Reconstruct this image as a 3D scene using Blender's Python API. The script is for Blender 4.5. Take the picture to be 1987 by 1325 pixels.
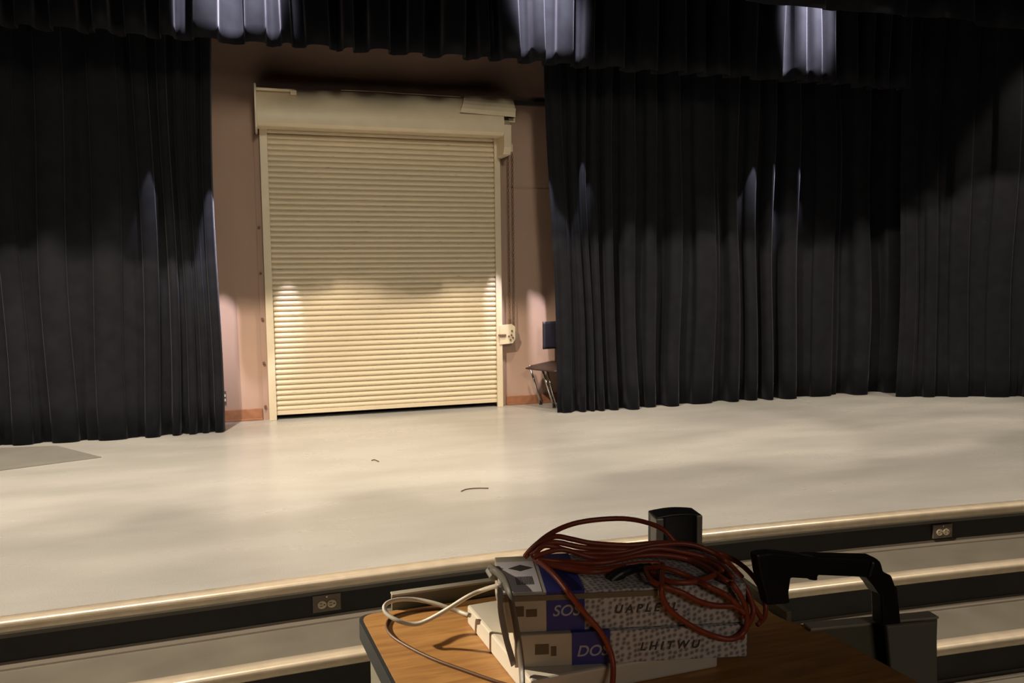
import bpy, bmesh, math, random
from mathutils import Vector, Matrix, noise
random.seed(7)
scn = bpy.context.scene
COL = scn.collection
for o in list(bpy.data.objects): bpy.data.objects.remove(o)

# ---------------------------------------------------------------- camera
W, H, FPX = 1987.0, 1325.0, 1560.0
YAW, PITCH, ROLL, EYE = 0.29850, 0.08086, -0.01151, 1.25
F = Vector((math.sin(YAW)*math.cos(PITCH), math.cos(YAW)*math.cos(PITCH), -math.sin(PITCH)))
R0 = Vector((math.cos(YAW), -math.sin(YAW), 0)); D0 = F.cross(R0)
RT = math.cos(ROLL)*R0 - math.sin(ROLL)*D0
DN = math.cos(ROLL)*D0 + math.sin(ROLL)*R0
cam = bpy.data.cameras.new('camera'); co = bpy.data.objects.new('camera', cam); COL.objects.link(co)
cam.sensor_fit = 'HORIZONTAL'; cam.sensor_width = 36.0; cam.lens = FPX*36.0/W; cam.clip_start = 0.02
m = Matrix.Identity(4)
for i in range(3):
    m[i][0] = RT[i]; m[i][1] = -DN[i]; m[i][2] = -F[i]
m[2][3] = EYE
co.matrix_world = m
scn.camera = co

def at(x, y, axis, val):
    """survey helper: the place in the room seen at a photograph pixel, on the plane axis = val"""
    d = F*FPX + RT*(x-W/2) + DN*(y-H/2); o = Vector((0, 0, EYE))
    return o + d*((val-o[axis])/d[axis])

# ---------------------------------------------------------------- world, exposure, lights
w = bpy.data.worlds.new('world'); scn.world = w; w.use_nodes = True
w.node_tree.nodes['Background'].inputs[0].default_value = (0.9, 0.8, 0.7, 1)
w.node_tree.nodes['Background'].inputs[1].default_value = 0.0
vs = scn.view_settings
vs.view_transform = 'Standard'; vs.look = 'None'; vs.gamma = 1.0; vs.use_curve_mapping = False
vs.exposure = 0.0

def spot(name, loc, to, power, size, blend, col, rad):
    l = bpy.data.lights.new(name, 'SPOT'); l.energy = power; l.spot_size = math.radians(size); l.spot_blend = blend
    l.color = col; l.shadow_soft_size = rad
    o = bpy.data.objects.new(name, l); COL.objects.link(o); o.location = loc
    o.rotation_euler = (Vector(to)-Vector(loc)).to_track_quat('-Z', 'Y').to_euler(); return o
def area(name, loc, to, power, sx, sy, col):
    l = bpy.data.lights.new(name, 'AREA'); l.shape = 'RECTANGLE'; l.size = sx; l.size_y = sy; l.energy = power; l.color = col
    o = bpy.data.objects.new(name, l); COL.objects.link(o); o.location = loc
    o.rotation_euler = (Vector(to)-Vector(loc)).to_track_quat('-Z', 'Y').to_euler(); return o
WARM = (1.0, 0.84, 0.64); COOL = (0.97, 0.90, 1.0)
# downlights on the pipe between the two upper valances
for x, k in ((-2.8, 1.0), (-0.75, 1.0), (1.95, 1.0), (4.55, 0.8), (7.2, 0.5)):
    spot('border_light', (x, 5.32, 4.50), (x, 5.45, 0.0), 330*k, 62, 0.3, WARM, 0.05)
# unseen tight beams added at the same pipe to light the rear valance folds
for x, tx, k, s in ((0.06, -0.10, 1.1, 30), (2.05, 2.22, 1.0, 27), (4.62, 4.70, 1.3, 24)):
    spot('added_valance_beam', (x, 5.36, 4.80), (tx, 6.25, 3.58), 2100*k, s, 0.8, COOL, 0.03)
# house lights in the auditorium ceiling close to the stage front
spot('house_light', (-1.55, 2.55, 5.30), (1.0, 6.5, 0.5), 1650, 104, 0.45, WARM, 0.045)
spot('house_light', (4.9, 2.55, 5.30), (3.5, 6.5, 0.5), 760, 104, 0.45, WARM, 0.045)
# low lamp beside the stage left of the view, raking across the cart
spot('side_lamp', (-2.6, 3.2, 2.35), (-0.20, 1.36, 0.66), 1100, 14, 0.55, (1.0, 0.86, 0.66), 0.05)
# dim light over the rear seats
spot('rear_house_light', (1.0, -5.0, 4.9), (1.15, 7.4, 2.1), 1150, 36, 0.5, (1.0, 0.90, 0.68), 0.6)
area('front_fill', (0.8, -4.2, 3.0), (0.6, 1.0, 0.6), 26, 1.6, 0.6, (1.0, 0.86, 0.72))  # unseen fill added to lift the carton fronts

# ---------------------------------------------------------------- materials
def mat(name, col, rough=0.6, metal=0.0, spec=0.5, sheen=0.0, sheen_tint=(1,1,1,1), bump=0.0, bscale=200, vary=0.0, vscale=3.0, vcol=None, coat=0.0):
    M = bpy.data.materials.new(name); M.use_nodes = True
    n = M.node_tree.nodes; L = M.node_tree.links; b = n['Principled BSDF']
    b.inputs['Roughness'].default_value = rough; b.inputs['Metallic'].default_value = metal
    b.inputs['Specular IOR Level'].default_value = spec
    b.inputs['Coat Weight'].default_value = coat
    if sheen:
        b.inputs['Sheen Weight'].default_value = sheen; b.inputs['Sheen Tint'].default_value = sheen_tint
        b.inputs['Sheen Roughness'].default_value = 0.35
    c = (*col, 1)
    tc = n.new('ShaderNodeTexCoord')
    nz = n.new('ShaderNodeTexNoise'); nz.inputs['Scale'].default_value = vscale; nz.inputs['Detail'].default_value = 6
    L.new(tc.outputs['Object'], nz.inputs['Vector'])
    r = n.new('ShaderNodeValToRGB'); r.color_ramp.elements[0].position = 0.35; r.color_ramp.elements[1].position = 0.68
    v = vary if vary else 0.04
    r.color_ramp.elements[0].color = (*(vcol if vcol else tuple(x*(1-v) for x in col)), 1)
    r.color_ramp.elements[1].color = c
    L.new(nz.outputs['Fac'], r.inputs['Fac']); L.new(r.outputs['Color'], b.inputs['Base Color'])
    if bump:
        nb = n.new('ShaderNodeTexNoise'); nb.inputs['Scale'].default_value = bscale; nb.inputs['Detail'].default_value = 3
        L.new(tc.outputs['Object'], nb.inputs['Vector'])
        bp = n.new('ShaderNodeBump'); bp.inputs['Strength'].default_value = bump; bp.inputs['Distance'].default_value = 0.003
        L.new(nb.outputs['Fac'], bp.inputs['Height']); L.new(bp.outputs['Normal'], b.inputs['Normal'])
    return M

def floor_material():
    M = bpy.data.materials.new('stage_vinyl'); M.use_nodes = True
    n = M.node_tree.nodes; L = M.node_tree.links; b = n['Principled BSDF']
    tc = n.new('ShaderNodeTexCoord')
    mp = n.new('ShaderNodeMapping'); mp.inputs['Scale'].default_value = (0.6, 1.6, 1); L.new(tc.outputs['Object'], mp.inputs['Vector'])
    n1 = n.new('ShaderNodeTexNoise'); n1.inputs['Scale'].default_value = 1.5; n1.inputs['Detail'].default_value = 5; n1.inputs['Roughness'].default_value = 0.5
    L.new(mp.outputs[0], n1.inputs['Vector'])
    r1 = n.new('ShaderNodeValToRGB'); r1.color_ramp.elements[0].position = 0.28; r1.color_ramp.elements[1].position = 0.75
    r1.color_ramp.elements[0].color = (0.385, 0.38, 0.37, 1); r1.color_ramp.elements[1].color = (0.50, 0.495, 0.485, 1)
    L.new(n1.outputs['Fac'], r1.inputs['Fac'])
    n2 = n.new('ShaderNodeTexNoise'); n2.inputs['Scale'].default_value = 160; n2.inputs['Detail'].default_value = 2
    L.new(tc.outputs['Object'], n2.inputs['Vector'])
    mx = n.new('ShaderNodeMixRGB'); mx.blend_type = 'OVERLAY'; mx.inputs[0].default_value = 0.18
    L.new(r1.outputs['Color'], mx.inputs[1]); L.new(n2.outputs['Fac'], mx.inputs[2])
    # small dark scuff specks
    vo = n.new('ShaderNodeTexVoronoi'); vo.inputs['Scale'].default_value = 1.1; L.new(tc.outputs['Object'], vo.inputs['Vector'])
    rs = n.new('ShaderNodeValToRGB'); rs.color_ramp.elements[0].position = 0.0; rs.color_ramp.elements[1].position = 0.012
    rs.color_ramp.elements[0].color = (0.45, 0.42, 0.38, 1); rs.color_ramp.elements[1].color = (1, 1, 1, 1)
    L.new(vo.outputs['Distance'], rs.inputs['Fac'])
    m2 = n.new('ShaderNodeMixRGB'); m2.blend_type = 'MULTIPLY'; m2.inputs[0].default_value = 1
    L.new(mx.outputs[0], m2.inputs[1]); L.new(rs.outputs['Color'], m2.inputs[2]); L.new(m2.outputs[0], b.inputs['Base Color'])
    rr = n.new('ShaderNodeMapRange'); rr.inputs['To Min'].default_value = 0.16; rr.inputs['To Max'].default_value = 0.36
    L.new(n1.outputs['Fac'], rr.inputs['Value']); L.new(rr.outputs[0], b.inputs['Roughness'])
    b.inputs['Specular IOR Level'].default_value = 0.45
    bp = n.new('ShaderNodeBump'); bp.inputs['Strength'].default_value = 0.02; bp.inputs['Distance'].default_value = 0.002
    L.new(n1.outputs['Fac'], bp.inputs['Height']); L.new(bp.outputs[0], b.inputs['Normal'])
    return M

def slat_material():
    M = mat('cream_slat_paint', (0.70, 0.60, 0.445), 0.42, spec=0.45)
    n = M.node_tree.nodes; L = M.node_tree.links; b = n['Principled BSDF']
    src = b.inputs['Base Color'].links[0].from_socket
    tc = n.new('ShaderNodeTexCoord'); mp = n.new('ShaderNodeMapping'); mp.inputs['Scale'].default_value = (6, 6, 90)
    L.new(tc.outputs['Object'], mp.inputs['Vector'])
    nz = n.new('ShaderNodeTexNoise'); nz.inputs['Scale'].default_value = 1.6; nz.inputs['Detail'].default_value = 4
    L.new(mp.outputs[0], nz.inputs['Vector'])
    r = n.new('ShaderNodeValToRGB'); r.color_ramp.elements[0].position = 0.69; r.color_ramp.elements[1].position = 0.76
    r.color_ramp.elements[0].color = (0, 0, 0, 1); r.color_ramp.elements[1].color = (1, 1, 1, 1)
    L.new(nz.outputs['Fac'], r.inputs['Fac'])
    mx = n.new('ShaderNodeMixRGB'); mx.inputs[2].default_value = (0.20, 0.12, 0.06, 1)
    L.new(r.outputs['Color'], mx.inputs[0]); L.new(src, mx.inputs[1]); L.new(mx.outputs[0], b.inputs['Base Color'])
    return M

def wood_material():
    M = bpy.data.materials.new('oak_laminate'); M.use_nodes = True
    n = M.node_tree.nodes; L = M.node_tree.links; b = n['Principled BSDF']
    tc = n.new('ShaderNodeTexCoord'); mp = n.new('ShaderNodeMapping'); mp.inputs['Scale'].default_value = (3, 26, 4)
    mp.inputs['Rotation'].default_value = (0, 0, math.radians(-14))
    L.new(tc.outputs['Object'], mp.inputs['Vector'])
    nz = n.new('ShaderNodeTexNoise'); nz.inputs['Scale'].default_value = 3.2; nz.inputs['Detail'].default_value = 8; nz.inputs['Distortion'].default_value = 0.6
    L.new(mp.outputs[0], nz.inputs['Vector'])
    r = n.new('ShaderNodeValToRGB'); r.color_ramp.elements[0].position = 0.3; r.color_ramp.elements[1].position = 0.7
    r.color_ramp.elements[0].color = (0.34, 0.155, 0.045, 1); r.color_ramp.elements[1].color = (0.52, 0.27, 0.085, 1)
    L.new(nz.outputs['Fac'], r.inputs['Fac']); L.new(r.outputs['Color'], b.inputs['Base Color'])
    b.inputs['Roughness'].default_value = 0.5
    return M

def dot_material():
    M = bpy.data.materials.new('dotted_print'); M.use_nodes = True
    n = M.node_tree.nodes; L = M.node_tree.links; b = n['Principled BSDF']
    tc = n.new('ShaderNodeTexCoord')
    sx = n.new('ShaderNodeSeparateXYZ'); L.new(tc.outputs['Object'], sx.inputs[0])
    ad = n.new('ShaderNodeMath'); L.new(sx.outputs['Y'], ad.inputs[0]); L.new(sx.outputs['Z'], ad.inputs[1])
    cb = n.new('ShaderNodeCombineXYZ'); L.new(sx.outputs['X'], cb.inputs[0]); L.new(ad.outputs[0], cb.inputs[1])
    vo = n.new('ShaderNodeTexVoronoi'); vo.voronoi_dimensions = '2D'; vo.inputs['Scale'].default_value = 120; vo.inputs['Randomness'].default_value = 0.5
    L.new(cb.outputs[0], vo.inputs['Vector'])
    r = n.new('ShaderNodeValToRGB'); r.color_ramp.elements[0].position = 0.15; r.color_ramp.elements[1].position = 0.5
    r.color_ramp.elements[0].color = (0.22, 0.20, 0.19, 1); r.color_ramp.elements[1].color = (0.62, 0.58, 0.56, 1)
    L.new(vo.outputs['Distance'], r.inputs['Fac']); L.new(r.outputs['Color'], b.inputs['Base Color'])
    b.inputs['Roughness'].default_value = 0.6
    return M

M = dict(
    floor=floor_material(), slat=slat_material(), wood=wood_material(), dots=dot_material(),
    wall=mat('pink_beige_wall', (0.43, 0.285, 0.225), 0.75, bump=0.15, bscale=60, vary=0.08, vscale=2.0),
    dim=mat('dark_stage_paint', (0.05, 0.045, 0.04), 0.85),
    audit=mat('auditorium_wall', (0.10, 0.085, 0.07), 0.85),
    cream=mat('cream_enamel', (0.70, 0.60, 0.445), 0.42, spec=0.45, vary=0.06, vscale=8),
    rust=mat('rusty_steel', (0.17, 0.10, 0.06), 0.7, metal=0.2),
    black=mat('void_black', (0.004, 0.004, 0.004), 0.9),
    velour=mat('black_velour', (0.013, 0.014, 0.018), 0.85, spec=0.08, sheen=0.16, sheen_tint=(0.75, 0.74, 0.9, 1), bump=0.25, bscale=380, vary=0.25, vscale=9),
    base=mat('terracotta_base', (0.36, 0.155, 0.08), 0.5, vary=0.3, vscale=12),
    tread=mat('tread_vinyl', (0.165, 0.152, 0.125), 0.45, vary=0.18, vscale=5),
    riser=mat('black_riser', (0.020, 0.019, 0.021), 0.5, vary=0.4, vscale=7),
    alu=mat('worn_aluminium', (0.86, 0.74, 0.58), 0.30, metal=0.35, vary=0.15, vscale=14),
    strip=mat('cove_strip', (0.15, 0.13, 0.105), 0.55),
    bronze=mat('bronze_plate', (0.21, 0.17, 0.135), 0.4, metal=0.2),
    ivory=mat('ivory_plastic', (0.80, 0.70, 0.52), 0.4),
    matgrey=mat('grey_mat', (0.20, 0.195, 0.18), 0.8, bump=0.2, bscale=120, vary=0.15),
    navy=mat('navy_plastic', (0.025, 0.025, 0.042), 0.45),
    brown=mat('brown_plastic', (0.045, 0.026, 0.024), 0.4),
    chrome=mat('chrome_tube', (0.62, 0.60, 0.58), 0.16, metal=1.0),
    olive=mat('olive_enamel', (0.17, 0.155, 0.10), 0.5),
    rim=mat('pale_rim', (0.42, 0.38, 0.30), 0.45),
    rubber=mat('black_edge_rubber', (0.025, 0.027, 0.028), 0.5),
    greyside=mat('grey_cart_side', (0.22, 0.205, 0.155), 0.55),
    case=mat('white_case', (0.66, 0.60, 0.50), 0.45),
    card=mat('cream_card', (0.55, 0.49, 0.38), 0.65),
    tape=mat('olive_tape', (0.21, 0.17, 0.11), 0.55),
    blue=mat('blue_print', (0.03, 0.035, 0.24), 0.5),
    silverink=mat('silver_ink', (0.42, 0.42, 0.52), 0.5),
    ink=mat('brown_ink', (0.13, 0.095, 0.045), 0.6),
    darkink=mat('dark_ink', (0.07, 0.06, 0.055), 0.6),
    white=mat('white_label', (0.88, 0.84, 0.90), 0.45),
    orange=mat('orange_cord', (0.34, 0.062, 0.024), 0.42, vary=0.25, vscale=30),
    blackcord=mat('black_cable', (0.012, 0.011, 0.012), 0.4),
    whitecord=mat('white_cable', (0.60, 0.54, 0.44), 0.45),
    shadowstring=mat('brown_shadow_string', (0.11, 0.045, 0.015), 0.5),  # string scraps, and the painted shadow of the white cable
    strap=mat('grey_beige_strap', (0.17, 0.145, 0.115), 0.5),
    clear=mat('smoky_plastic', (0.30, 0.26, 0.22), 0.35),
    mesh=mat('black_grille', (0.014, 0.012, 0.011), 0.6, bump=0.5, bscale=700),
    silver=mat('silver_plastic', (0.33, 0.31, 0.27), 0.35, metal=0.3),
    blackpl=mat('black_plastic', (0.013, 0.011, 0.011), 0.42),
)

# ---------------------------------------------------------------- builders
def new_obj(name, bm, m, parent=None, base=None, smooth=False, bevel=0.0):
    off = Vector(base) if base is not None else (parent.location.copy() if parent is not None and parent.type == 'EMPTY' else
          (Vector(parent['_o']) if parent is not None and '_o' in parent else Vector((0, 0, 0))))
    bmesh.ops.translate(bm, verts=bm.verts, vec=-off)
    bmesh.ops.recalc_face_normals(bm, faces=bm.faces)
    me = bpy.data.meshes.new(name); bm.to_mesh(me); bm.free()
    for mm in (m if isinstance(m, (list, tuple)) else [m]): me.materials.append(mm)
    if smooth:
        for p in me.polygons: p.use_smooth = True
    o = bpy.data.objects.new(name, me); COL.objects.link(o)
    if bevel:
        b = o.modifiers.new('bevel', 'BEVEL'); b.width = bevel; b.segments = 2; b.limit_method = 'ANGLE'; b.angle_limit = math.radians(40)
    if parent is not None:
        o.parent = parent
    else:
        o.location = off
    return o
OFFS = {}
def part(name, bm, m, parent, smooth=False, bevel=0.0, label=None):
    root = parent
    while root.parent: root = root.parent
    off = root.location.copy()
    o = new_obj(name, bm, m, None, base=off, smooth=smooth, bevel=bevel)
    o.location = (0, 0, 0); o.parent = parent
    if label: o['label'] = label
    return o
def tag(o, label=None, cat=None, group=None, kind=None):
    if label: o['label'] = label
    if cat: o['category'] = cat
    if group: o['group'] = group
    if kind: o['kind'] = kind
    return o
def thing(name, loc, label, cat, group=None):
    o = bpy.data.objects.new(name, None); COL.objects.link(o); o.location = loc; o.empty_display_size = 0.1
    return tag(o, label, cat, group)
def single(name, bm, m, base, label, cat, group=None, smooth=False, bevel=0.0):
    return tag(new_obj(name, bm, m, None, base=base, smooth=smooth, bevel=bevel), label, cat, group)
def struct(name, bm, m, base=(0, 0, 0), smooth=False, bevel=0.0, label=None):
    return tag(new_obj(name, bm, m, None, base=base, smooth=smooth, bevel=bevel), label, None, None, 'structure')

def box(bm, x0, x1, y0, y1, z0, z1, T=None):
    vs_ = []
    for z in (z0, z1):
        for x, y in ((x0, y0), (x1, y0), (x1, y1), (x0, y1)):
            v = Vector((x, y, z)); vs_.append(bm.verts.new(T @ v if T else v))
    fs = []
    for f in ((3, 2, 1, 0), (4, 5, 6, 7), (0, 1, 5, 4), (1, 2, 6, 5), (2, 3, 7, 6), (3, 0, 4, 7)):
        fs.append(bm.faces.new([vs_[i] for i in f]))
    return fs
def prism(bm, pts, z0, z1, T=None):
    a = [bm.verts.new((T @ Vector((p[0], p[1], z0))) if T else (p[0], p[1], z0)) for p in pts]
    b = [bm.verts.new((T @ Vector((p[0], p[1], z1))) if T else (p[0], p[1], z1)) for p in pts]
    bm.faces.new(a[::-1]); bm.faces.new(b); n = len(pts)
    for i in range(n): bm.faces.new((a[i], a[(i+1) % n], b[(i+1) % n], b[i]))
def extr(bm, prof, x0, x1, closed=True):
    """profile of (y,z) swept along x"""
    a = [bm.verts.new((x0, p[0], p[1])) for p in prof]; b = [bm.verts.new((x1, p[0], p[1])) for p in prof]; n = len(prof)
    for i in range(n if closed else n-1): bm.faces.new((a[i], a[(i+1) % n], b[(i+1) % n], b[i]))
    if closed: bm.faces.new(a[::-1]); bm.faces.new(b)
def smooth_path(pts, sub=8):
    pts = [Vector(p) for p in pts]; out = []
    P = [pts[0]*2-pts[1]] + pts + [pts[-1]*2-pts[-2]]
    for i in range(1, len(P)-2):
        for k in range(sub):
            t = k/sub; a, b, c, d = P[i-1], P[i], P[i+1], P[i+2]
            out.append(0.5*((2*b)+(c-a)*t+(2*a-5*b+4*c-d)*t*t+(3*b-a-3*c+d)*t**3))
    out.append(pts[-1]); return out
def tube(bm, pts, r, seg=10, sub=8, flat=1.0, up=None):
    path = smooth_path(pts, sub) if sub > 1 else [Vector(p) for p in pts]
    n = len(path); rings = []; prev = None
    for i, p in enumerate(path):
        t = (path[min(i+1, n-1)]-path[max(i-1, 0)]).normalized()
        if prev is None:
            ref = Vector(up) if up else (Vector((0, 0, 1)) if abs(t.z) < 0.9 else Vector((1, 0, 0)))
            u = (ref - t*ref.dot(t)).normalized()
        else: u = (prev - t*prev.dot(t)).normalized()
        prev = u; v = t.cross(u); rr = r[i*len(r)//n] if isinstance(r, list) else r
        rings.append([bm.verts.new(p+u*math.cos(2*math.pi*k/seg)*rr*flat+v*math.sin(2*math.pi*k/seg)*rr) for k in range(seg)])
    for i in range(n-1):
        for k in range(seg): bm.faces.new((rings[i][k], rings[i][(k+1) % seg], rings[i+1][(k+1) % seg], rings[i+1][k]))
    bm.faces.new(rings[0][::-1]); bm.faces.new(rings[-1])
def cyl(bm, a, b, r, seg=16): tube(bm, [a, b], r, seg, 1)
def NB(): return bmesh.new()
def B(*a, T=None):
    bm = NB(); box(bm, *a, T=T); return bm

# ---------------------------------------------------------------- stage and steps
XL, XR, YW = -5.5, 11.5, 7.44
def yf(x):                                    # the gently bowed stage front
    if x < 0: return 3.345+0.035*x
    if x < 2.2: return 3.345+0.030*math.sin(math.pi*x/2.4)+0.004
    return 3.358-0.047*(x-2.2)-0.012*(x-2.2)**2 if x < 5 else 3.358-0.132-0.094-0.114*(x-5)
XS = [XL+(XR-XL)*i/68 for i in range(69)]
def sheet(bm, dy0, z0, dy1, z1):
    a = [bm.verts.new((x, yf(x)+dy0, z0)) for x in XS]; b = [bm.verts.new((x, yf(x)+dy1, z1)) for x in XS]
    for i in range(len(XS)-1): bm.faces.new((a[i], a[i+1], b[i+1], b[i]))
bm = NB()
fr = [(x, yf(x)) for x in XS]
prism(bm, fr + [(XR, YW+0.6), (XL, YW+0.6)], -0.05, 0.0)
struct('stage_floor', bm, M['floor'], label='pale scuffed vinyl stage floor running back to the roll-up door')
RISE, GO = 0.18, 0.335
def sweep(bm, prof):                          # closed profile of (dy, z) following the stage front
    rings = [[bm.verts.new((x, yf(x)+p[0], p[1])) for p in prof] for x in XS]; n = len(prof)
    for i in range(len(XS)-1):
        for k in range(n): bm.faces.new((rings[i][k], rings[i][(k+1) % n], rings[i+1][(k+1) % n], rings[i+1][k]))
    bm.faces.new(rings[0][::-1]); bm.faces.new(rings[-1])
def nosing_prof(dy, z):
    p = [(dy+0.050, z+0.003), (dy+0.010, z+0.004)]
    for k in range(7):
        a = math.radians(80+k*18)
        p.append((dy+0.000+0.014*math.cos(a), z-0.011+0.014*math.sin(a)))
    p += [(dy-0.011, z-0.036), (dy-0.006, z-0.041), (dy+0.016, z-0.042), (dy+0.016, z-0.002), (dy+0.050, z-0.001)]
    return p
names = ['top step of the stage, level with its floor', 'middle step below the stage edge', 'lowest step in front of the stage']
for k in range(3):
    dy = -GO*k; z = -RISE*k
    bm = NB()
    if k: sweep(bm, [(dy, z), (dy+GO+0.02, z), (dy+GO+0.02, z-0.03), (dy, z-0.03)])
    else: sweep(bm, [(0.012, -0.05), (0.06, -0.05), (0.06, -0.07), (0.012, -0.07)])
    st = struct('stage_step', bm, M['tread'], label=names[k])
    bm = NB(); sweep(bm, [(dy+0.014, z-0.012), (dy+0.05, z-0.012), (dy+0.05, z-RISE), (dy+0.014, z-RISE)])
    o = new_obj('riser', bm, M['riser']); o.parent = st
    bm = NB(); sweep(bm, [(dy-0.022, z-RISE+0.001), (dy-0.020, z-RISE+0.006), (dy+0.008, z-RISE+0.010), (dy+0.012, z-RISE+0.02), (dy+0.014, z-RISE)])
    o = new_obj('cove_strip', bm, M['strip']); o.parent = st
    bm = NB(); sweep(bm, nosing_prof(dy, z))
    o = new_obj('nosing', bm, M['alu'], smooth=True); o.parent = st
struct('floor', B(XL, XR, -7, 3.6, -0.62, -0.54), M['tread'], label='auditorium floor below the steps')
# ---------------------------------------------------------------- shell
DX0, DX1 = 0.011, 2.168                      # outer faces of the door guides
ZC = 5.6
bm = NB()
box(bm, XL, DX0+0.04, YW, YW+0.2, -0.01, ZC); box(bm, DX1-0.04, XR, YW, YW+0.2, -0.01, ZC); box(bm, DX0+0.04, DX1-0.04, YW, YW+0.2, 2.6, ZC)
struct('wall_back', bm, M['wall'], label='pinkish beige painted rear wall around the roll-up door')
struct('void_beyond', B(-1, 3.2, YW+0.65, YW+0.7, -0.05, 3), M['black'])  # black sheet standing in for the unlit space under the door
bm = NB(); box(bm, DX0-1.5, DX0+0.035, YW+0.005-0.006, YW+0.0, 2.085, 2.092); box(bm, DX1-0.03, 2.9, YW-0.006, YW, 2.085, 2.092)
struct('trim_1', bm, M['wall'], label='thin horizontal panel joint across the rear wall')
struct('wall_left', B(XL-0.2, XL, -7, YW+0.2, -0.62, ZC), M['audit'])
struct('wall_right', B(XR, XR+0.2, -7, YW+0.2, -0.62, ZC), M['audit'])
struct('wall_front', B(XL, XR, -7.2, -7, -0.62, ZC), M['audit'])
struct('ceiling', B(XL, XR, -7.2, YW+0.2, ZC, ZC+0.1), M['dim'])
bm = NB(); box(bm, XL, DX0-0.055, YW-0.018, YW+0.001, 0, 0.105); box(bm, XL, DX0-0.055, YW-0.03, YW-0.018, 0, 0.02)
struct('baseboard_left', bm, M['base'], bevel=0.003)
bm = NB(); box(bm, DX1+0.055, XR, YW-0.018, YW+0.001, 0, 0.085); box(bm, DX1+0.055, XR, YW-0.03, YW-0.018, 0, 0.02)
struct('baseboard_right', bm, M['base'], bevel=0.003)
struct('trim_2', B(DX1+0.02, 6, YW-0.05, YW, 2.87, 2.905), M['dim'], label='dark strip high on the rear wall')  # plain dark strip along the upper rear wall

# ---------------------------------------------------------------- roll-up door
door = bpy.data.objects.new('door_1', None); COL.objects.link(door); door.location = ((DX0+DX1)/2, YW, 0)
tag(door, 'cream steel roll-up door with ribbed slats, rust specks and a round hood', None, None, 'structure')
SX0, SX1 = DX0+0.052, DX1-0.045
def pz(y0, n, z0, z1):
    out = []; h = (z1-z0)/n
    for i in range(n):
        zb = z0+i*h
        for t, d in ((0.0, 0.0), (0.10, 0.0), (0.15, 0.013), (0.30, 0.021), (0.52, 0.0235), (0.76, 0.019), (0.87, 0.010), (0.93, 0.0)):
            out.append((y0-d, zb+t*h))
    out.append((y0-0.004, z1)); return out
bm = NB(); pr = pz(YW-0.035, 54, 0.075, 2.60)
a = [bm.verts.new((SX0, p[0], p[1])) for p in pr]; b = [bm.verts.new((SX1, p[0], p[1])) for p in pr]
for i in range(len(pr)-1): bm.faces.new((a[i], b[i], b[i+1], a[i+1]))
sl = part('slat_curtain', bm, M['slat'], door)
s = sl.modifiers.new('s', 'SOLIDIFY'); s.thickness = 0.002
bm = NB(); extr(bm, [(YW-0.058, 0.042), (YW-0.03, 0.042), (YW-0.03, 0.082), (YW-0.058, 0.078)], SX0, SX1)
part('bottom_bar', bm, M['cream'], door, bevel=0.003)
for s_, (xa, xb) in enumerate(((DX0, SX0+0.012), (SX1-0.012, DX1))):
    bm = NB(); box(bm, xa, xb, YW-0.085, YW-0.065, 0, 2.62); box(bm, xa if s_ == 0 else xb-0.012, xa+0.012 if s_ == 0 else xb, YW-0.066, YW+0.0, 0, 2.62)
    part('guide_rail', bm, M['cream'], door, bevel=0.003)
for s_, (xa, xb) in enumerate(((DX0-0.05, DX0), (DX1, DX1+0.045))):
    part('wall_angle', B(xa, xb, YW-0.012, YW, 0, 2.5), M['wall'], door, bevel=0.002)
for z in (0.12, 0.51, 0.90, 1.30, 1.70):
    bm = NB(); cyl(bm, (DX0-0.03, YW-0.012, z), (DX0-0.03, YW-0.034, z), 0.013, 6); part('bolt', bm, M['rust'], door)
# hood: round sheet housing
hy, hz, hr = YW-0.18, 2.68, 0.165
prof = [(YW-0.02, 2.56), (YW-0.10, 2.535), (YW-0.31, 2.525), (YW-0.335, 2.54)]
for k in range(17):
    a_ = math.radians(195-k*7); prof.append((YW-0.175+0.175*math.cos(a_), 2.615+0.255*math.sin(a_)))
prof += [(YW-0.02, 2.84)]
bm = NB(); extr(bm, prof, DX0-0.012, DX1-0.035); hood = part('hood', bm, M['cream'], door, smooth=True)
es = hood.modifiers.new('e', 'EDGE_SPLIT'); es.split_angle = math.radians(32)
bm = NB(); box(bm, DX0-0.03, DX0-0.012, YW-0.36, YW, 2.50, 2.86); part('end_bracket', bm, M['cream'], door, bevel=0.004)
bm = NB()
extr(bm, [(YW-0.34, 2.42), (YW-0.30, 2.36), (YW-0.02, 2.36), (YW-0.02, 2.83), (YW-0.34, 2.62)], DX1-0.035, DX1+0.035)
part('end_bracket', bm, M['cream'], door, bevel=0.004)
bm = NB(); box(bm, DX1+0.035, DX1+0.085, YW-0.22, YW-0.17, 2.40, 2.47); box(bm, DX1+0.035, DX1+0.10, YW-0.25, YW-0.15, 2.66, 2.70); box(bm, DX1+0.035, DX1+0.11, YW-0.25, YW-0.15, 2.76, 2.79)
part('axle_block', bm, M['cream'], door, bevel=0.004)
bm = NB(); tube(bm, [(DX1+0.04, YW-0.2, 2.73), (DX1+0.10, YW-0.2, 2.73)], 0.028, 12, 1); part('axle', bm, M['rust'], door)
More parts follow.
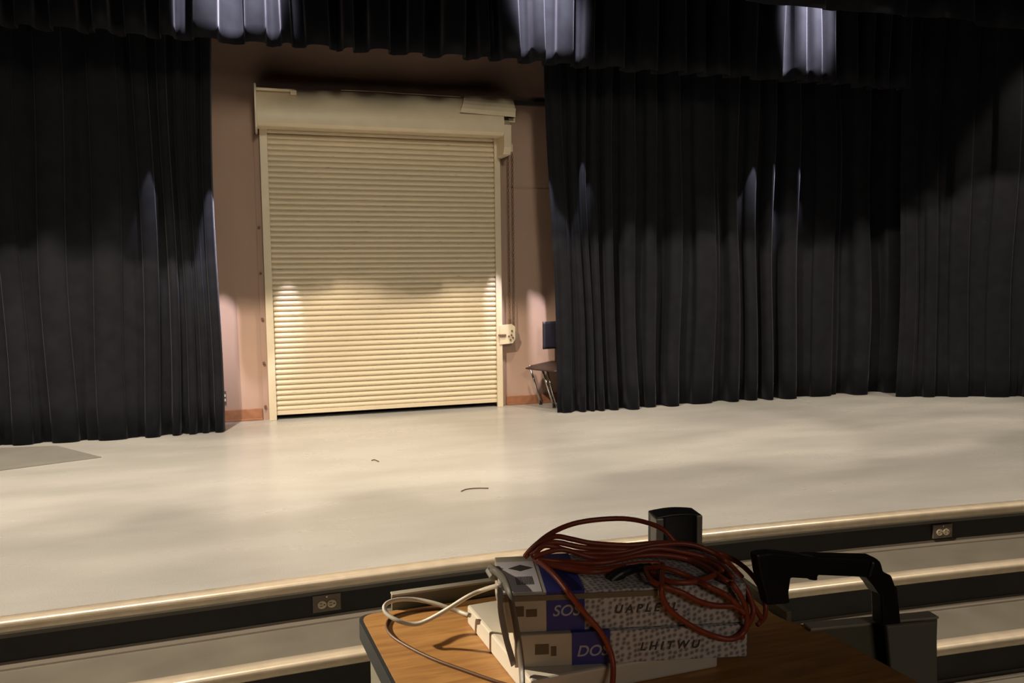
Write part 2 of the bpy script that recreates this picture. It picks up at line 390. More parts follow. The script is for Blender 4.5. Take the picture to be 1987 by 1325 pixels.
# bent loose sheet over the right end of the hood, folded flap on the left
bm = NB(); pr = []
for k in range(9):
    a_ = math.radians(185-k*12); pr.append((hy+0.19*math.cos(a_), hz+0.035+0.175*math.sin(a_)))
a = [bm.verts.new((1.72+0.012*i, p[0]-0.006, p[1]+0.004)) for i, p in enumerate(pr)]; b = [bm.verts.new((DX1+0.075, p[0]+0.03, p[1]-0.01+0.004*i)) for i, p in enumerate(pr)]
for i in range(len(pr)-1): bm.faces.new((a[i], b[i], b[i+1], a[i+1]))
o = part('loose_sheet', bm, M['cream'], door); s = o.modifiers.new('s', 'SOLIDIFY'); s.thickness = 0.003
bm = NB(); box(bm, DX0-0.02, DX0+0.30, YW-0.345, YW-0.16, 2.815, 2.83); box(bm, DX0+0.26, DX0+0.31, YW-0.35, YW-0.30, 2.79, 2.822)
part('torn_flap', bm, M['cream'], door, bevel=0.004)
bm = NB(); tube(bm, [(0.7, YW-0.25, 2.865), (1.0, YW-0.24, 2.872), (1.3, YW-0.24, 2.868), (1.75, YW-0.26, 2.862)], 0.0022, 6, 4); part('wire', bm, M['cream'], door)
# chain hoist
HX = DX1
op = thing('chain_hoist', (HX+0.06, YW-0.02, 0.60), 'chipped cream chain hoist plate bolted beside the roll-up door', 'chain hoist')
bm = NB()
prism(bm, [(0, 0), (0.13, 0.01), (0.155, 0.05), (0.155, 0.17), (0.12, 0.195), (0.0, 0.185)], 0, 0.012, T=Matrix(((1, 0, 0, HX-0.03), (0, 0, -1, YW-0.085), (0, 1, 0, 0.60), (0, 0, 0, 1))))
box(bm, HX, HX+0.02, YW-0.09, YW-0.0, 0.62, 0.77)
part('plate', bm, M['cream'], op, bevel=0.002)
bm = NB(); cyl(bm, (HX+0.09, YW-0.09, 0.69), (HX+0.09, YW-0.03, 0.69), 0.055, 20); part('wheel', bm, M['greyside'], op, smooth=False)
for dx, dz in ((0.085, 0.09), (0.10, 0.065), (0.075, 0.045), (0.06, 0.08), (0.09, 0.13)):
    bm = NB(); cyl(bm, (HX+dx, YW-0.096, 0.60+dz), (HX+dx, YW-0.112, 0.60+dz), 0.009, 6); part('bolt', bm, M['rust'], op)
part('latch', B(HX-0.045, HX+0.03, YW-0.115, YW-0.097, 0.682, 0.70), M['rust'], op, bevel=0.002)
for dx, zb in ((0.085, 0.76), (0.128, 0.70)):
    bm = NB()
    z = zb; i = 0
    while z < 2.42:
        r_ = 0.0042
        for sgn in (-1, 1):
            d = Vector((0.006*sgn, 0, 0)) if i % 2 else Vector((0, 0.006*sgn, 0))
            c = Vector((HX+dx, YW-0.06, z)); tube(bm, [c+d-Vector((0, 0, 0.014)), c+d+Vector((0, 0, 0.014))], 0.0026, 4, 1)
        z += 0.025; i += 1
    part('chain', bm, M['rust'], op)
bm = NB(); cyl(bm, (HX+0.085, YW-0.06, 0.79), (HX+0.085, YW-0.06, 0.84), 0.012, 8); part('chain_guide', bm, M['rust'], op)

# ---------------------------------------------------------------- drapes
def drape(name, path, z0, z1, label, cat, group=None, seed=1, wmin=0.10, wmax=0.24, amp=(0.03, 0.075), hem=0.0, gather=(), flare=0.15, rows=16, dens=90, base=None, lean=0.0, lean0=0.0):
    rnd = random.Random(seed)
    P = [Vector((p[0], p[1], 0)) for p in path]; seg = [(P[i+1]-P[i]).length for i in range(len(P)-1)]; tot = sum(seg)
    folds = []; s_ = 0
    while s_ < tot:
        k = 1.0
        for g in gather:
            if abs(s_-g) < 0.35: k = 0.42
        w_ = rnd.uniform(wmin, wmax)*k; folds.append((s_, w_, rnd.uniform(*amp)*(0.75 if k < 1 else 1), rnd.uniform(-1, 1), rnd.uniform(-1, 1), rnd.uniform(-0.25, 0.25))); s_ += w_
    tot2 = s_
    def pos(s):
        s = min(max(s*tot/tot2, 0), tot)
        for i, l in enumerate(seg):
            if s <= l or i == len(seg)-1:
                d = (P[i+1]-P[i]).normalized(); return P[i]+d*s, Vector((d.y, -d.x, 0))
            s -= l
    bm = NB(); grid = []
    zs = [j/rows for j in range(rows+1)]
    cols = []
    for (s0, w_, a_, q, q2, sk) in folds:
        n = max(8, int(w_*dens))
        for i in range(n): cols.append((s0, w_, a_, q, q2, sk, i/n))
    for (s0, w_, a_, q, q2, sk, t) in cols:
        c = []
        for tz in zs:
            z = z0+(z1-z0)*tz; fl = 1+flare*(1-tz)
            ph = 2*math.pi*t
            off = a_*fl*(-math.cos(ph)+0.22*sk*math.sin(2*ph)) + 0.012*math.sin(5*s0+3*z+q*3)
            ts = t+0.085*math.sin(2*ph)+0.05*sk*math.sin(ph)*(1+0.5*(1-tz))
            s = s0+w_*ts
            p, nrm = pos(s)
            d = (pos(s+0.01)[0]-pos(s-0.01)[0]); d = d.normalized() if d.length else Vector((1, 0, 0))
            drift = 0.018*math.sin(1.7*z+s0*4)+lean*(1-tz)*(s/tot2)+lean0*(1-tz)*max(0, 1-s/1.5)
            edge = min(1, s0/0.15+0.3) if s0 < 0.1 else 1
            pt = p+nrm*off*edge+d*drift
            zz = z + (hem*(0.6*math.cos(ph)*a_/0.06+0.5*q+0.3*math.sin(s0*2.1)) if tz == 0 else (0.6*hem*0.5*q if tz < 0.08 else 0))
            c.append(bm.verts.new((pt.x, pt.y, max(zz, z0-0.03 if hem else z0))))
        grid.append(c)
    for i in range(len(grid)-1):
        for j in range(rows): bm.faces.new((grid[i][j], grid[i+1][j], grid[i+1][j+1], grid[i][j+1]))
    b_ = base or (P[0]+P[-1])/2+Vector((0, 0, z0))
    o = new_obj(name, bm, M['velour'], None, base=b_, smooth=True)
    md = o.modifiers.new('thick', 'SOLIDIFY'); md.thickness = 0.004; md.offset = 1
    return tag(o, label, cat, group)

drape('stage_curtain', [(XL+0.15, 7.0), (-2.6, 7.0), (-1.2, 6.93), (-0.30, 6.96)], 0.004, 4.6,
      'full-length black stage curtain left of the roll-up door', 'curtain', seed=11, wmin=0.18, wmax=0.5, amp=(0.02, 0.055), gather=(4.6, 5.0), flare=0.2, lean=-0.04)
drape('stage_curtain', [(2.40, 6.82), (3.2, 6.82), (4.6, 6.86), (6.6, 6.78)], 0.004, 4.6,
      'wide black stage curtain right of the roll-up door, hanging in deep folds', 'curtain', seed=23, wmin=0.11, wmax=0.48, amp=(0.03, 0.08), gather=(0.3,), flare=0.25, lean=0.06, lean0=0.13)
drape('stage_curtain', [(6.02, 6.50), (6.6, 6.30), (7.2, 6.05), (9.5, 5.6)], 0.004, 4.6,
      'black side curtain at the far right, set forward of the wide one', 'curtain', seed=31, wmin=0.2, wmax=0.45, amp=(0.025, 0.05), flare=0.1)
drape('valance', [(XL+0.1, 6.30), (5.9, 6.30)], 2.965, 4.6,
      'black rear valance with silvery lit folds hanging above the roll-up door', 'valance', seed=5, wmin=0.13, wmax=0.34, amp=(0.055, 0.11), hem=0.01, flare=0.1, rows=14, base=(1.2, 6.3, 2.965))
drape('valance', [(XL+0.1, 5.08), (XR-3.2, 5.08)], 3.165, 4.6,
      'unlit black middle valance whose hem just dips into the top right of the view', 'valance', seed=9, wmin=0.45, wmax=0.8, amp=(0.04, 0.09), hem=0.03, flare=0.1, rows=10, dens=40, base=(4, 5.08, 3.165))
drape('valance', [(XL+0.1, 4.2), (XR-0.2, 4.2)], 3.865, 5.5,
      'black front valance high over the stage edge', 'valance', seed=19, wmin=0.3, wmax=0.5, amp=(0.015, 0.03), hem=0.016, flare=0.1, rows=8, dens=40, base=(4, 4.2, 3.84))

# ---------------------------------------------------------------- small things on the stage
mp = [at(-60, 872, 2, 0), at(110, 866, 2, 0), at(197, 888, 2, 0), at(-10, 915, 2, 0), at(-260, 950, 2, 0)]
bm = NB(); prism(bm, [(p.x, p.y) for p in mp], 0.0, 0.006)
single('floor_mat', bm, M['matgrey'], (mp[2].x-0.4, mp[2].y, 0), 'flat grey floor mat at the foot of the left curtain', 'mat')
bm = NB(); tube(bm, [at(895, 953, 2, 0.004), at(905, 949, 2, 0.004), at(925, 947, 2, 0.004), at(948, 947, 2, 0.004)], 0.003, 6, 6)
single('string_scrap', bm, M['shadowstring'], at(920, 949, 2, 0), 'thin brown hooked scrap of string on the middle of the stage floor', 'string')
bm = NB(); tube(bm, [at(721, 893, 2, 0.004), at(727, 892, 2, 0.004), at(735, 895, 2, 0.004)], 0.003, 6, 4)
single('string_scrap', bm, M['shadowstring'], at(727, 893, 2, 0), 'short dark fleck of debris on the floor in front of the roll-up door', 'debris')

# power outlets in the top riser
def outlet(px, py, label):
    c = at(px, py, 1, 3.36); y = yf(c.x)+0.013
    c = at(px, py, 1, y); sl_ = (yf(c.x+0.05)-yf(c.x-0.05))/0.1
    t = thing('power_outlet', (c.x, y, c.z), label, 'power outlet')
    T = Matrix.Translation((c.x, y, c.z)) @ Matrix.Rotation(math.atan(sl_), 4, 'Z')
    part('cover_plate', B(-0.058, 0.058, -0.006, 0.004, -0.036, 0.036, T=T), M['bronze'], t, bevel=0.002)
    for sx in (-0.020, 0.020):
        bm = NB()
        pts = [(sx+0.0185*math.cos(a), 0.0185*math.sin(a)*0.92) for a in [math.pi*2*k/20 for k in range(20)]]
        T2 = T @ Matrix(((1, 0, 0, 0), (0, 0, -1, -0.005), (0, 1, 0, -0.004), (0, 0, 0, 1)))
        prism(bm, pts, 0, 0.004, T=T2); r_ = part('receptacle', bm, M['ivory'], t)
        bm = NB()
        for dz in (0.006, -0.006): box(bm, sx-0.010, sx+0.001, -0.0098, -0.0088, dz-0.0014-0.004, dz+0.0014-0.004, T=T)
        box(bm, sx+0.007, sx+0.013, -0.0098, -0.0088, -0.0065, -0.0015, T=T)
        part('slot', bm, M['rust'], r_)
    bm = NB(); c0 = T @ Vector((0, -0.006, 0.028)); c1 = T @ Vector((0, -0.0085, 0.028)); cyl(bm, c0, c1, 0.004, 10); part('screw', bm, M['chrome'], t)
outlet(634, 1169, 'bronze power outlet in the top riser, left of the wooden cart')
outlet(1828, 1030, 'bronze power outlet in the top riser near the right edge')
bm = NB(); c = at(431, 772, 1, YW-0.006)
t = thing('power_outlet', (c.x, YW-0.004, c.z), 'small grey wall outlet half hidden by the left curtain', 'power outlet')
part('cover_plate', B(c.x-0.036, c.x+0.036, YW-0.008, YW, c.z-0.058, c.z+0.058), M['audit'], t, bevel=0.002)
for dz in (-0.02, 0.02): part('receptacle', B(c.x-0.014, c.x+0.03, YW-0.012, YW-0.008, c.z+dz-0.012, c.z+dz+0.012), M['ivory'], t, bevel=0.002)
bm = NB()

# chair behind the curtain edge
cc = Vector((2.66, 7.16, 0))
ch = thing('stacking_chair', cc, 'dark plastic stacking chair with chrome legs half hidden behind the right curtain', 'chair')
def rc(x, y, z, ang=math.radians(28)):
    return Vector((cc.x+x*math.cos(ang)-y*math.sin(ang), cc.y+x*math.sin(ang)+y*math.cos(ang), z))
bm = NB()
N = 10; g = []
for i in range(N+1):
    row = []
    for j in range(N+1):
        u = i/N*2-1; v = j/N*2-1
        x = 0.21*u*(1-0.10*abs(v)**3); y = 0.20*v
        z = 0.395+0.05*(u+1)/2*0.5-0.02*(1-u*u)*(1-v*v)+(0.0 if u > -0.8 else -0.012)
        row.append(bm.verts.new(rc(x-0.05, y, z)))
    g.append(row)
for i in range(N):
    for j in range(N): bm.faces.new((g[i][j], g[i+1][j], g[i+1][j+1], g[i][j+1]))
o = part('seat', bm, M['brown'], ch, smooth=True); s = o.modifiers.new('s', 'SOLIDIFY'); s.thickness = 0.012
bm = NB(); g = []
for i in range(N+1):
    row = []
    for j in range(N+1):
        v = j/N*2-1; h_ = i/N
        row.append(bm.verts.new(Vector((2.52+0.36*(v+1)/2, 7.20-0.0*v+0.035*(1-v*v), 0.555+0.262*h_))))
    g.append(row)
for i in range(N):
    for j in range(N): bm.faces.new((g[i][j], g[i][j+1], g[i+1][j+1], g[i+1][j]))
o = part('backrest', bm, M['navy'], ch, smooth=True); s = o.modifiers.new('s', 'SOLIDIFY'); s.thickness = 0.014
for a, b in (((2.43, 7.33, 0.39), (2.545, 7.345, 0.01)), ((2.485, 7.12, 0.375), (2.60, 7.12, 0.01)), ((2.78, 7.34, 0.41), (2.86, 7.36, 0.01)), ((2.80, 7.10, 0.40), (2.90, 7.08, 0.01))):
    bm = NB(); tube(bm, [a, b], 0.011, 12, 1); lg = part('leg', bm, M['chrome'], ch, smooth=True)
    bm = NB(); b_ = Vector(b); tube(bm, [(b_.x, b_.y, 0.0), (b_.x, b_.y, 0.022)], 0.014, 12, 1); part('glide', bm, M['blackpl'], lg)
bm = NB(); tube(bm, [(2.53, 7.12, 0.37), (2.615, 7.11, 0.02)], 0.009, 10, 1); part('brace', bm, M['chrome'], ch, smooth=True)
bm = NB(); tube(bm, [(2.70, 7.25, 0.41), (2.69, 7.25, 0.5), (2.70, 7.235, 0.62)], 0.010, 10, 4); part('back_frame', bm, M['chrome'], ch, smooth=True)

# ---------------------------------------------------------------- cart
ZT = 0.65
def P2(x, y, z=ZT):
    p = at(x, y, 2, z); return (p.x, p.y)
def round_poly(pts, rad):
    out = []; n = len(pts)
    for i in range(n):
        p, a, b = Vector(pts[i]), Vector(pts[i-1]), Vector(pts[(i+1) % n]); r_ = rad[i]
        if r_ == 0: out.append(tuple(p)); continue
        u = (a-p).normalized(); v = (b-p).normalized(); s0 = p+u*r_; s1 = p+v*r_
        for k in range(7):
            t_ = k/6; out.append(tuple((1-t_)**2*s0+2*t_*(1-t_)*p+t_*t_*s1))
    return out
left_dir = (Vector((0.148, 1.387))-Vector((0.1685, 1.151))).normalized()
pl = Vector((0.1475, 1.387))
FL = pl-left_dir*1.0
right_d = (Vector((0.878, 1.115))-Vector((0.896, 0.922))).normalized()
FR = Vector((0.878, 1.115))-right_d*0.72
BL = Vector((0.1455, 1.412)); 
c1 = Vector(P2(1405, 1118)); c2 = Vector(P2(1520, 1207)); c3 = Vector(P2(1583, 1216))
poly = [tuple(FL), tuple(FR), tuple(c3), tuple(c2), tuple(c1), (c1.x-0.08, 1.425), tuple(BL)]
poly = round_poly(poly, [0.03, 0.03, 0.03, 0.05, 0.04, 0.04, 0.03])
cart = thing('presentation_cart', (0.5, 0.9, -0.54), 'tall rolling cart with a wood-grain top in the foreground', 'cart')
bm = NB(); prism(bm, poly, ZT-0.004, ZT); part('wood_top', bm, M['wood'], cart)
bm = NB(); cx_, cy_ = 0.5, 0.95
prism(bm, [((p[0]-cx_)*1.012+cx_-0.003, (p[1]-cy_)*1.012+cy_-0.002) for p in poly], ZT-0.034, ZT-0.001); part('edge_band', bm, M['rubber'], cart, bevel=0.004)
inner = [((p[0]-cx_)*0.975+cx_, (p[1]-cy_)*0.97+cy_) for p in poly]
bm = NB(); prism(bm, inner, -0.36, ZT-0.034); part('cabinet', bm, M['greyside'], cart, bevel=0.003)
# raised lip along the back edge
def lip(p0, p1, z0, z1, th, name, m, rim=True):
    a, b = Vector((p0[0], p0[1])), Vector((p1[0], p1[1])); d = (b-a).normalized(); n_ = Vector((-d.y, d.x))*th
    bm = NB(); prism(bm, [tuple(a), tuple(b), tuple(b+n_), tuple(a+n_)], z0, z1); o = part(name, bm, m, cart, bevel=0.002)
    if rim:
        bm = NB(); n1 = n_*1.25; prism(bm, [tuple(a-n_*0.15), tuple(b-n_*0.15), tuple(b+n1), tuple(a+n1)], z1, z1+0.004)
        part('rim', bm, M['rim'], o, bevel=0.001)
    return o
lip((0.203, 1.418), (0.62, 1.432), ZT-0.02, ZT+0.024, 0.012, 'back_lip', M['olive'])
lip(tuple(c1+Vector((0.006, 0.006))), tuple(c2+Vector((0.008, 0.002))), ZT-0.03, ZT+0.016, 0.010, 'back_lip', M['olive'], rim=False)
# olive modesty panel standing beyond the right edge of the top
q0 = at(1572, 1222, 1, 1.10); q1 = at(1820, 1195, 1, 1.07)
lip((q0.x, 1.10), (q1.x, 1.07), -0.45, q1.z-0.004, 0.018, 'rear_panel', M['olive'])
for x, y in ((0.26, 0.55), (0.80, 0.55), (0.26, 1.25), (0.72, 1.12)):
    bm = NB(); cyl(bm, (x-0.014, y, -0.495), (x+0.014, y, -0.495), 0.045, 20); cs = part('caster', bm, M['blackpl'], cart)
    part('fork', B(x-0.022, x+0.022, y-0.02, y+0.02, -0.46, -0.35), M['chrome'], cs)

# flat white case
ZK = 0.684
k0 = Vector(P2(906, 1173, ZK)); k1 = Vector(P2(1000, 1285, ZK)); dk = (k1-k0).normalized(); nk = Vector((-dk.y, dk.x))
k1 = k0+dk*0.285
f1 = Vector((0.704, 1.057)); 
bm = NB()
kp = [tuple(k0), tuple(k1), tuple(k1+(f1-Vector((0.36, 1.046))).normalized()*0.305), tuple(k0+nk*0.31)]
prism(bm, kp, ZT, ZK)
case = thing('flat_case', (0.5, 1.15, ZT), 'flat white plastic case lying on the wooden top under the cartons', 'case')
part('body', bm, M['case'], case, bevel=0.004)
bm = NB(); prism(bm, [tuple(Vector(p)*0.995+Vector((0.002, 0.0055))) for p in kp], ZT+0.0165, ZT+0.018)
a_ = Vector((0.0, 0.0)); 
part('seam', bm, M['strip'], case)

# two printed cartons
TH = math.radians(-12.5)
TC = Matrix.Translation((0.342, 1.078, 0)) @ Matrix.Rotation(TH, 4, 'Z')
def carton(z0, z1, x0, x1, yd, bx0, bx1, base_label, dx=0.0, top=True):
    t = thing('carton', TC @ Vector(((x0+x1)/2, yd/2, z0)), base_label, 'box')
    T = TC @ Matrix.Translation((0, dx, 0))
    bm = NB()
    f = box(bm, x0, bx0+0.002, 0, yd, z0, z1, T=T)
    for q in f: q.material_index = 0
    f = box(bm, bx1-0.002, x1, 0, yd, z0, z1, T=T)
    for q in f: q.material_index = 1
    f = box(bm, bx0, bx1, 0, yd, z0+0.0002, z1-0.0002, T=T)
    part('carton_body', bm, [M['card'], M['dots']], t, bevel=0.0015)
    e = 0.0012
    bm = NB(); box(bm, bx0, bx1, -e, yd+e, z0+0.001, z1+e, T=T); part('blue_band', bm, M['blue'], t)
    return t, T
def text_mesh(s, size, T, m, parent, name, bold=0.0):
    cu = bpy.data.curves.new('t', 'FONT'); cu.body = s; cu.size = size; cu.shear = 0.25; cu.offset = bold; cu.extrude = 0.0003
    o = bpy.data.objects.new('t', cu); COL.objects.link(o)
    bpy.context.view_layer.update()
    me = bpy.data.meshes.new_from_object(o.evaluated_get(bpy.context.evaluated_depsgraph_get()))
    bpy.data.objects.remove(o)
    bm = NB(); bm.from_mesh(me); bpy.data.meshes.remove(me); bmesh.ops.transform(bm, matrix=T, verts=bm.verts)
    return part(name, bm, m, parent)
FACE = Matrix(((1, 0, 0, 0), (0, 0, -1, 0), (0, 1, 0, 0), (0, 0, 0, 1)))
low, TL = carton(ZK, 0.7325, -0.012, 0.334, 0.15, 0.072, 0.128, 'lower carton with a blue band, dotted print and grey lettering', dx=-0.007)
up, TU = carton(0.7335, 0.7925, -0.030, 0.334, 0.155, 0.036, 0.092, 'upper carton with a white barcode label, under the tangle of orange cord')
text_mesh('DOS', 0.023, TL @ Matrix.Translation((0.078, -0.0016, 0.698)) @ FACE, M['silverink'], low, 'lettering', 0.0003)
text_mesh('SOS', 0.023, TU @ Matrix.Translation((0.044, -0.0016, 0.757)) @ FACE, M['silverink'], up, 'lettering', 0.0003)
text_mesh('L H I T W U', 0.017, TL @ Matrix.Translation((0.172, -0.0008, 0.702)) @ FACE, M['darkink'], low, 'lettering', 0.0004)
text_mesh('U A P L E  I L', 0.017, TU @ Matrix.Translation((0.135, -0.0008, 0.757)) @ FACE, M['darkink'], up, 'lettering', 0.0004)
bm = NB(); box(bm, 0.018, 0.038, -0.001, 0, 0.703, 0.718, T=TL); box(bm, 0.041, 0.049, -0.001, 0, 0.700, 0.714, T=TL); part('printed_mark', bm, M['ink'], low)
bm = NB(); box(bm, -0.012, 0.003, -0.001, 0, 0.758, 0.773, T=TU); box(bm, 0.006, 0.022, -0.001, 0, 0.757, 0.768, T=TU); part('printed_mark', bm, M['ink'], up)
bm = NB(); box(bm, -0.031, 0.20, -0.0022, 0.0, 0.781, 0.789, T=TU); part('tape_band', bm, M['tape'], up)
bm = NB(); box(bm, -0.029, 0.030, 0.002, 0.128, 0.7925, 0.7933, T=TU); lb = part('label', bm, M['white'], up)
bm = NB()
for i in range(12):
    x = -0.004+i*0.0022; box(bm, x, x+0.0011, 0.03, 0.062, 0.7933, 0.7937, T=TU)
part('barcode', bm, M['darkink'], lb)
bm = NB(); prism(bm, [(-0.012, 0.098), (0.006, 0.085), (0.026, 0.098), (0.008, 0.112)], 0.7933, 0.7937, T=TU); part('emblem', bm, M['darkink'], lb)

CART_INV = TC.inverted()
def clear(p, r):
    q = CART_INV @ p
    if -0.032-r < q.x < 0.336+r and -0.009-r < q.y < 0.157+r and 0.68 < q.z < 0.7945+r: return False
    if q.z < ZT+r: return False
    if q.z < ZK+r and 0.30 < p.x < 0.66 and 1.02 < p.y < 1.36: return False
    return True
def lay(pix, r, sub=8):
    """smooth a surveyed line and bring each point just clear of the cartons, case and top"""
    out = []
    for q in smooth_path(pix, sub):
        yy = q.z; p = at(q.x, q.y, 1, yy); k = 0
        while not clear(p, r*1.15) and k < 120: yy -= 0.003; p = at(q.x, q.y, 1, yy); k += 1
        out.append(p)
    for _ in range(2): out = [out[0]]+[(out[i-1]+out[i]*2+out[i+1])/4 for i in range(1, len(out)-1)]+[out[-1]]
    return out
# strap hanging over the left end of the cartons
def C(x, y, yy): return at(x, y, 1, yy)
st = thing('strap', C(985, 1140, 1.05), 'grey beige strap hanging down over the left end of the cartons', 'strap')
bm = NB(); tube(bm, lay([(949, 1100, 1.20), (962, 1108, 1.16), (976, 1122, 1.11), (988, 1150, 1.066), (996, 1185, 1.058), (1004, 1230, 1.052), (1011, 1280, 1.045), (1014, 1335, 1.03)], 0.006, 6), 0.0062, 8, 1, flat=0.35, up=(0, -1, 0.2))
part('webbing', bm, M['strap'], st, smooth=True)
bm = NB(); tube(bm, [C(956, 1104, 1.185), C(966, 1120, 1.165)], 0.014, 8, 2, flat=0.5, up=(0, 0, 1)); part('buckle', bm, M['greyside'], st, bevel=0.002)
bm = NB(); tube(bm, lay([(970, 1142, 1.085), (971, 1180, 1.08), (980, 1230, 1.07), (997, 1290, 1.06)], 0.006, 6), 0.006, 8, 1, flat=0.25, up=(0, -1, 0.2)); part('loose_end', bm, M['clear'], st, smooth=True)

# speaker
sp = thing('desktop_speaker', (0.70, 1.26, ZT), 'black desktop speaker with silver sides standing behind the cartons', 'speaker')
a = C(1274, 1004, 1.275); b = C(1368, 999, 1.245)
ang = math.atan2(-0.12, 0.99); TS = Matrix.Translation((a.x, a.y, ZT)) @ Matrix.Rotation(ang, 4, 'Z')
wS = (Vector((b.x, b.y))-Vector((a.x, a.y))).length; hS = a.z-ZT
bm = NB()
pp = [(0.0, 0), (wS, 0), (wS, hS)]+[(wS*(1-k/8), hS+0.004*math.sin(math.pi*k/8)) for k in range(1, 8)]+[(0, hS)]
prism(bm, pp, 0, 0.045, T=TS @ Matrix(((1, 0, 0, 0), (0, 0, 1, 0), (0, 1, 0, 0), (0, 0, 0, 1)))); part('housing', bm, M['blackpl'], sp, bevel=0.002)
bm = NB(); g = []
for i in range(9):
    x = 0.014+(wS-0.026)*i/8; y = -0.007*math.sin(math.pi*i/8)-0.002
    g.append((bm.verts.new(TS @ Vector((x, y, 0.006))), bm.verts.new(TS @ Vector((x, y, hS-0.001+0.003*math.sin(math.pi*i/8))))))
for i in range(8): bm.faces.new((g[i][0], g[i+1][0], g[i+1][1], g[i][1]))
o = part('grille', bm, M['mesh'], sp, smooth=True); s = o.modifiers.new('s', 'SOLIDIFY'); s.thickness = 0.002
part('side_trim', B(-0.001, 0.013, -0.003, 0.03, 0.0, hS-0.002, T=TS), M['silver'], sp, bevel=0.002)
part('side_trim', B(wS-0.010, wS+0.001, -0.003, 0.03, 0.0, hS-0.001, T=TS), M['silver'], sp, bevel=0.002)

# document camera
dc = thing('document_camera', (0.98, 1.07, 0.3), 'black-armed document camera bent over the right side of the cart', 'document camera')
YD = 1.045
def D(x, y, yy=YD): return at(x, y, 1, yy)
def slab(bm, pix, y0, y1):
    """outline on the plane y=y0 given a real thickness back to y1"""
    P_ = [D(x, y, y0) for x, y in pix]
    a = [bm.verts.new(p) for p in P_]; b = [bm.verts.new(Vector((p.x, y1, p.z))) for p in P_]; n = len(pix)
    bm.faces.new(a); bm.faces.new(b[::-1])
    for i in range(n): bm.faces.new((a[i], b[i], b[(i+1) % n], a[(i+1) % n]))
bm = NB(); slab(bm, [(1468, 1076), (1500, 1072), (1556, 1078), (1590, 1084), (1590, 1120), (1572, 1124), (1536, 1122), (1532, 1150), (1534, 1172), (1490, 1176), (1484, 1150), (1476, 1122)], YD-0.008, YD+0.014)
part('camera_head', bm, M['blackpl'], dc, bevel=0.004)
bm = NB(); slab(bm, [(1570, 1080), (1700, 1083), (1710, 1090), (1714, 1112), (1680, 1121), (1640, 1119), (1588, 1117), (1588, 1128), (1570, 1126)], YD+0.008, YD+0.036)
part('arm', bm, M['blackpl'], dc, bevel=0.004)
bm = NB(); slab(bm, [(1694, 1088), (1712, 1092), (1716, 1110), (1732, 1118), (1744, 1150), (1712, 1158), (1700, 1140), (1684, 1122)], YD+0.004, YD+0.04)
part('elbow', bm, M['blackpl'], dc, bevel=0.005)
bm = NB(); slab(bm, [(1711, 1140), (1742, 1138), (1750, 1214), (1714, 1217)], YD+0.008, YD+0.036)
part('post', bm, M['blackpl'], dc, bevel=0.004)
bm = NB(); slab(bm, [(1722, 1215), (1819, 1206), (1821, 1420), (1742, 1440)], YD+0.002, YD+0.012)
part('mounting_plate', bm, M['greyside'], dc, bevel=0.003, label='olive grey plate below the black post')

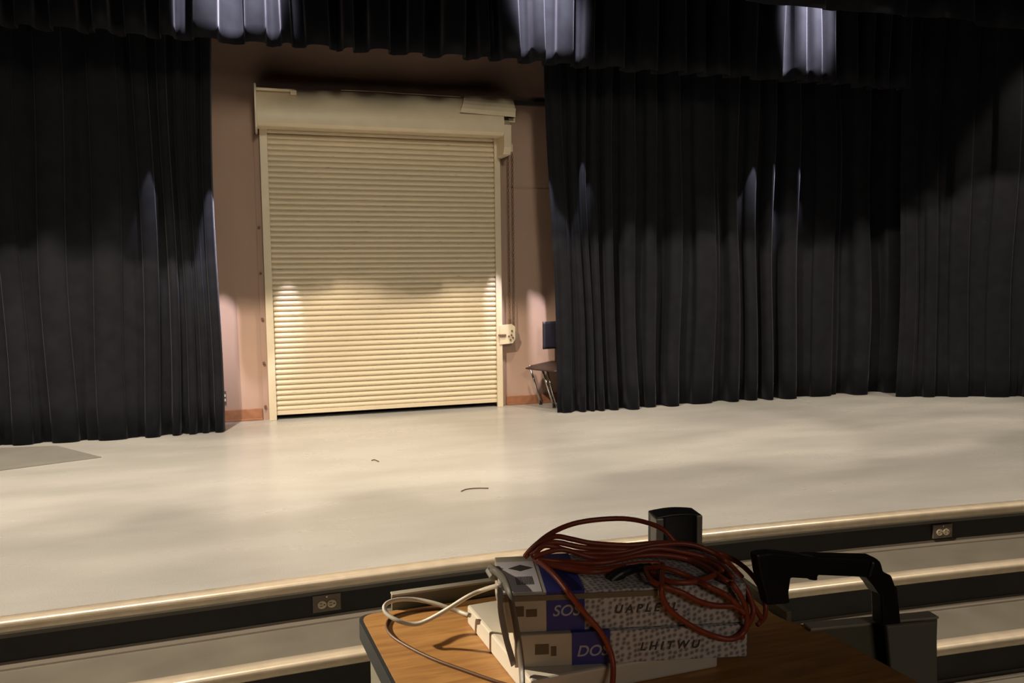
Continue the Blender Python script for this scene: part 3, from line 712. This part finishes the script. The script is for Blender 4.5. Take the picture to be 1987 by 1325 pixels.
# orange extension cord: traced bundle resting on the upper carton
ec = thing('extension_cord', (0.52, 1.12, 0.795), 'tangled orange extension cord coiled on top of the cartons', 'cord')
loops = [
 [(1018, 1080, 1.20), (1034, 1062, 1.20), (1070, 1034, 1.19), (1120, 1014, 1.18), (1190, 1006, 1.17), (1240, 1010, 1.17), (1285, 1026, 1.17), (1310, 1052, 1.16)],
 [(1018, 1082, 1.19), (1040, 1060, 1.19), (1075, 1041, 1.18), (1110, 1046, 1.17), (1150, 1054, 1.16), (1220, 1058, 1.15), (1290, 1053, 1.14), (1350, 1062, 1.13), (1400, 1075, 1.12), (1440, 1097, 1.11), (1470, 1130, 1.10), (1484, 1165, 1.10), (1484, 1195, 1.09), (1470, 1212, 1.08)],
 [(1030, 1078, 1.18), (1070, 1052, 1.17), (1130, 1062, 1.16), (1210, 1066, 1.14), (1280, 1068, 1.13), (1340, 1080, 1.12), (1390, 1098, 1.11), (1425, 1130, 1.09), (1445, 1170, 1.07), (1450, 1210, 1.05), (1440, 1236, 1.03)],
 [(1035, 1080, 1.17), (1090, 1066, 1.16), (1150, 1082, 1.15), (1210, 1078, 1.13), (1270, 1064, 1.12), (1330, 1072, 1.11), (1380, 1086, 1.10), (1415, 1110, 1.08), (1432, 1150, 1.06), (1442, 1195, 1.03)],
 [(1040, 1084, 1.17), (1100, 1090, 1.16), (1170, 1092, 1.14), (1240, 1078, 1.12), (1300, 1078, 1.11), (1350, 1090, 1.10), (1400, 1120, 1.08), (1450, 1160, 1.07), (1478, 1200, 1.07)],
 [(1042, 1088, 1.16), (1100, 1098, 1.14), (1170, 1104, 1.12), (1230, 1094, 1.11), (1280, 1092, 1.10)],
 [(1048, 1092, 1.155), (1110, 1106, 1.13), (1160, 1109, 1.12), (1215, 1100, 1.11)],
 [(1036, 1076, 1.175), (1060, 1058, 1.17), (1120, 1072, 1.16), (1200, 1072, 1.14), (1270, 1058, 1.13), (1340, 1056, 1.12), (1400, 1082, 1.10), (1440, 1120, 1.09)],
 # front strand falling down over the carton faces
 [(1036, 1084, 1.18), (1055, 1096, 1.14), (1078, 1118, 1.09), (1104, 1150, 1.055), (1135, 1190, 1.045), (1165, 1225, 1.035), (1183, 1260, 1.03), (1190, 1295, 1.02), (1187, 1345, 1.0)],
 # hanging loop in front of the dotted faces
 [(1285, 1095, 1.08), (1284, 1125, 1.035), (1285, 1155, 1.03), (1300, 1183, 1.025), (1335, 1210, 1.02), (1375, 1230, 1.005), (1415, 1240, 1.0), (1440, 1230, 0.995), (1450, 1205, 1.0), (1442, 1165, 1.01), (1420, 1130, 1.04)],
 [(1250, 1100, 1.09), (1262, 1125, 1.04), (1290, 1138, 1.025), (1325, 1150, 1.02), (1355, 1166, 1.015), (1390, 1175, 1.01), (1425, 1176, 1.005), (1446, 1190, 1.0)],
 [(1245, 1104, 1.09), (1290, 1102, 1.06), (1340, 1120, 1.04), (1380, 1140, 1.02), (1410, 1155, 1.01), (1435, 1178, 1.0)],
 [(1262, 1110, 1.08), (1300, 1128, 1.04), (1350, 1128, 1.03), (1395, 1112, 1.05)],
 [(1425, 1110, 1.08), (1450, 1145, 1.06), (1462, 1185, 1.05), (1452, 1212, 1.04)],
]
for i, L_ in enumerate(loops):
    bm = NB(); tube(bm, lay(L_, 0.0042), 0.0042, 8, 1)
    part('cord_loop', bm, M['orange'], ec, smooth=True)
bm = NB(); tube(bm, [C(1184, 1128, 1.085), C(1196, 1118, 1.085), C(1215, 1108, 1.085), C(1240, 1101, 1.09), C(1262, 1098, 1.09)], [0.0085, 0.0085, 0.0075, 0.006, 0.005], 10, 5); part('plug', bm, M['blackcord'], ec, smooth=True)

# white cable, and its shadow painted as a thin brown tube on the top
bm = NB(); tube(bm, lay([(912, 1194, 1.275), (880, 1183, 1.29), (845, 1171, 1.31), (805, 1163, 1.33), (768, 1164, 1.33), (747, 1174, 1.315), (750, 1190, 1.30), (772, 1204, 1.28), (803, 1211, 1.27), (830, 1203, 1.26), (868, 1182, 1.24), (910, 1156, 1.22), (945, 1142, 1.20), (976, 1134, 1.10)], 0.0037), 0.0037, 10, 1)
single('white_cable', bm, M['whitecord'], C(800, 1211, 1.27), 'white cable looped over the left corner of the wooden cart top', 'cable', smooth=True)
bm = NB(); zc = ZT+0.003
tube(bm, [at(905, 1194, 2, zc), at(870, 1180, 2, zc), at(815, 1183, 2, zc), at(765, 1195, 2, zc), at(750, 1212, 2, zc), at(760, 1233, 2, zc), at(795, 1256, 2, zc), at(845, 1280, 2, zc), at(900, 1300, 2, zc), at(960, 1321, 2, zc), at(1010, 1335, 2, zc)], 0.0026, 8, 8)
single('brown_shadow_string', bm, M['shadowstring'], at(800, 1258, 2, ZT), 'thin brown tube painting the shadow of the white cable on the cart top', 'cable', smooth=True)

for o in bpy.data.objects:
    if '_o' in o: del o['_o']
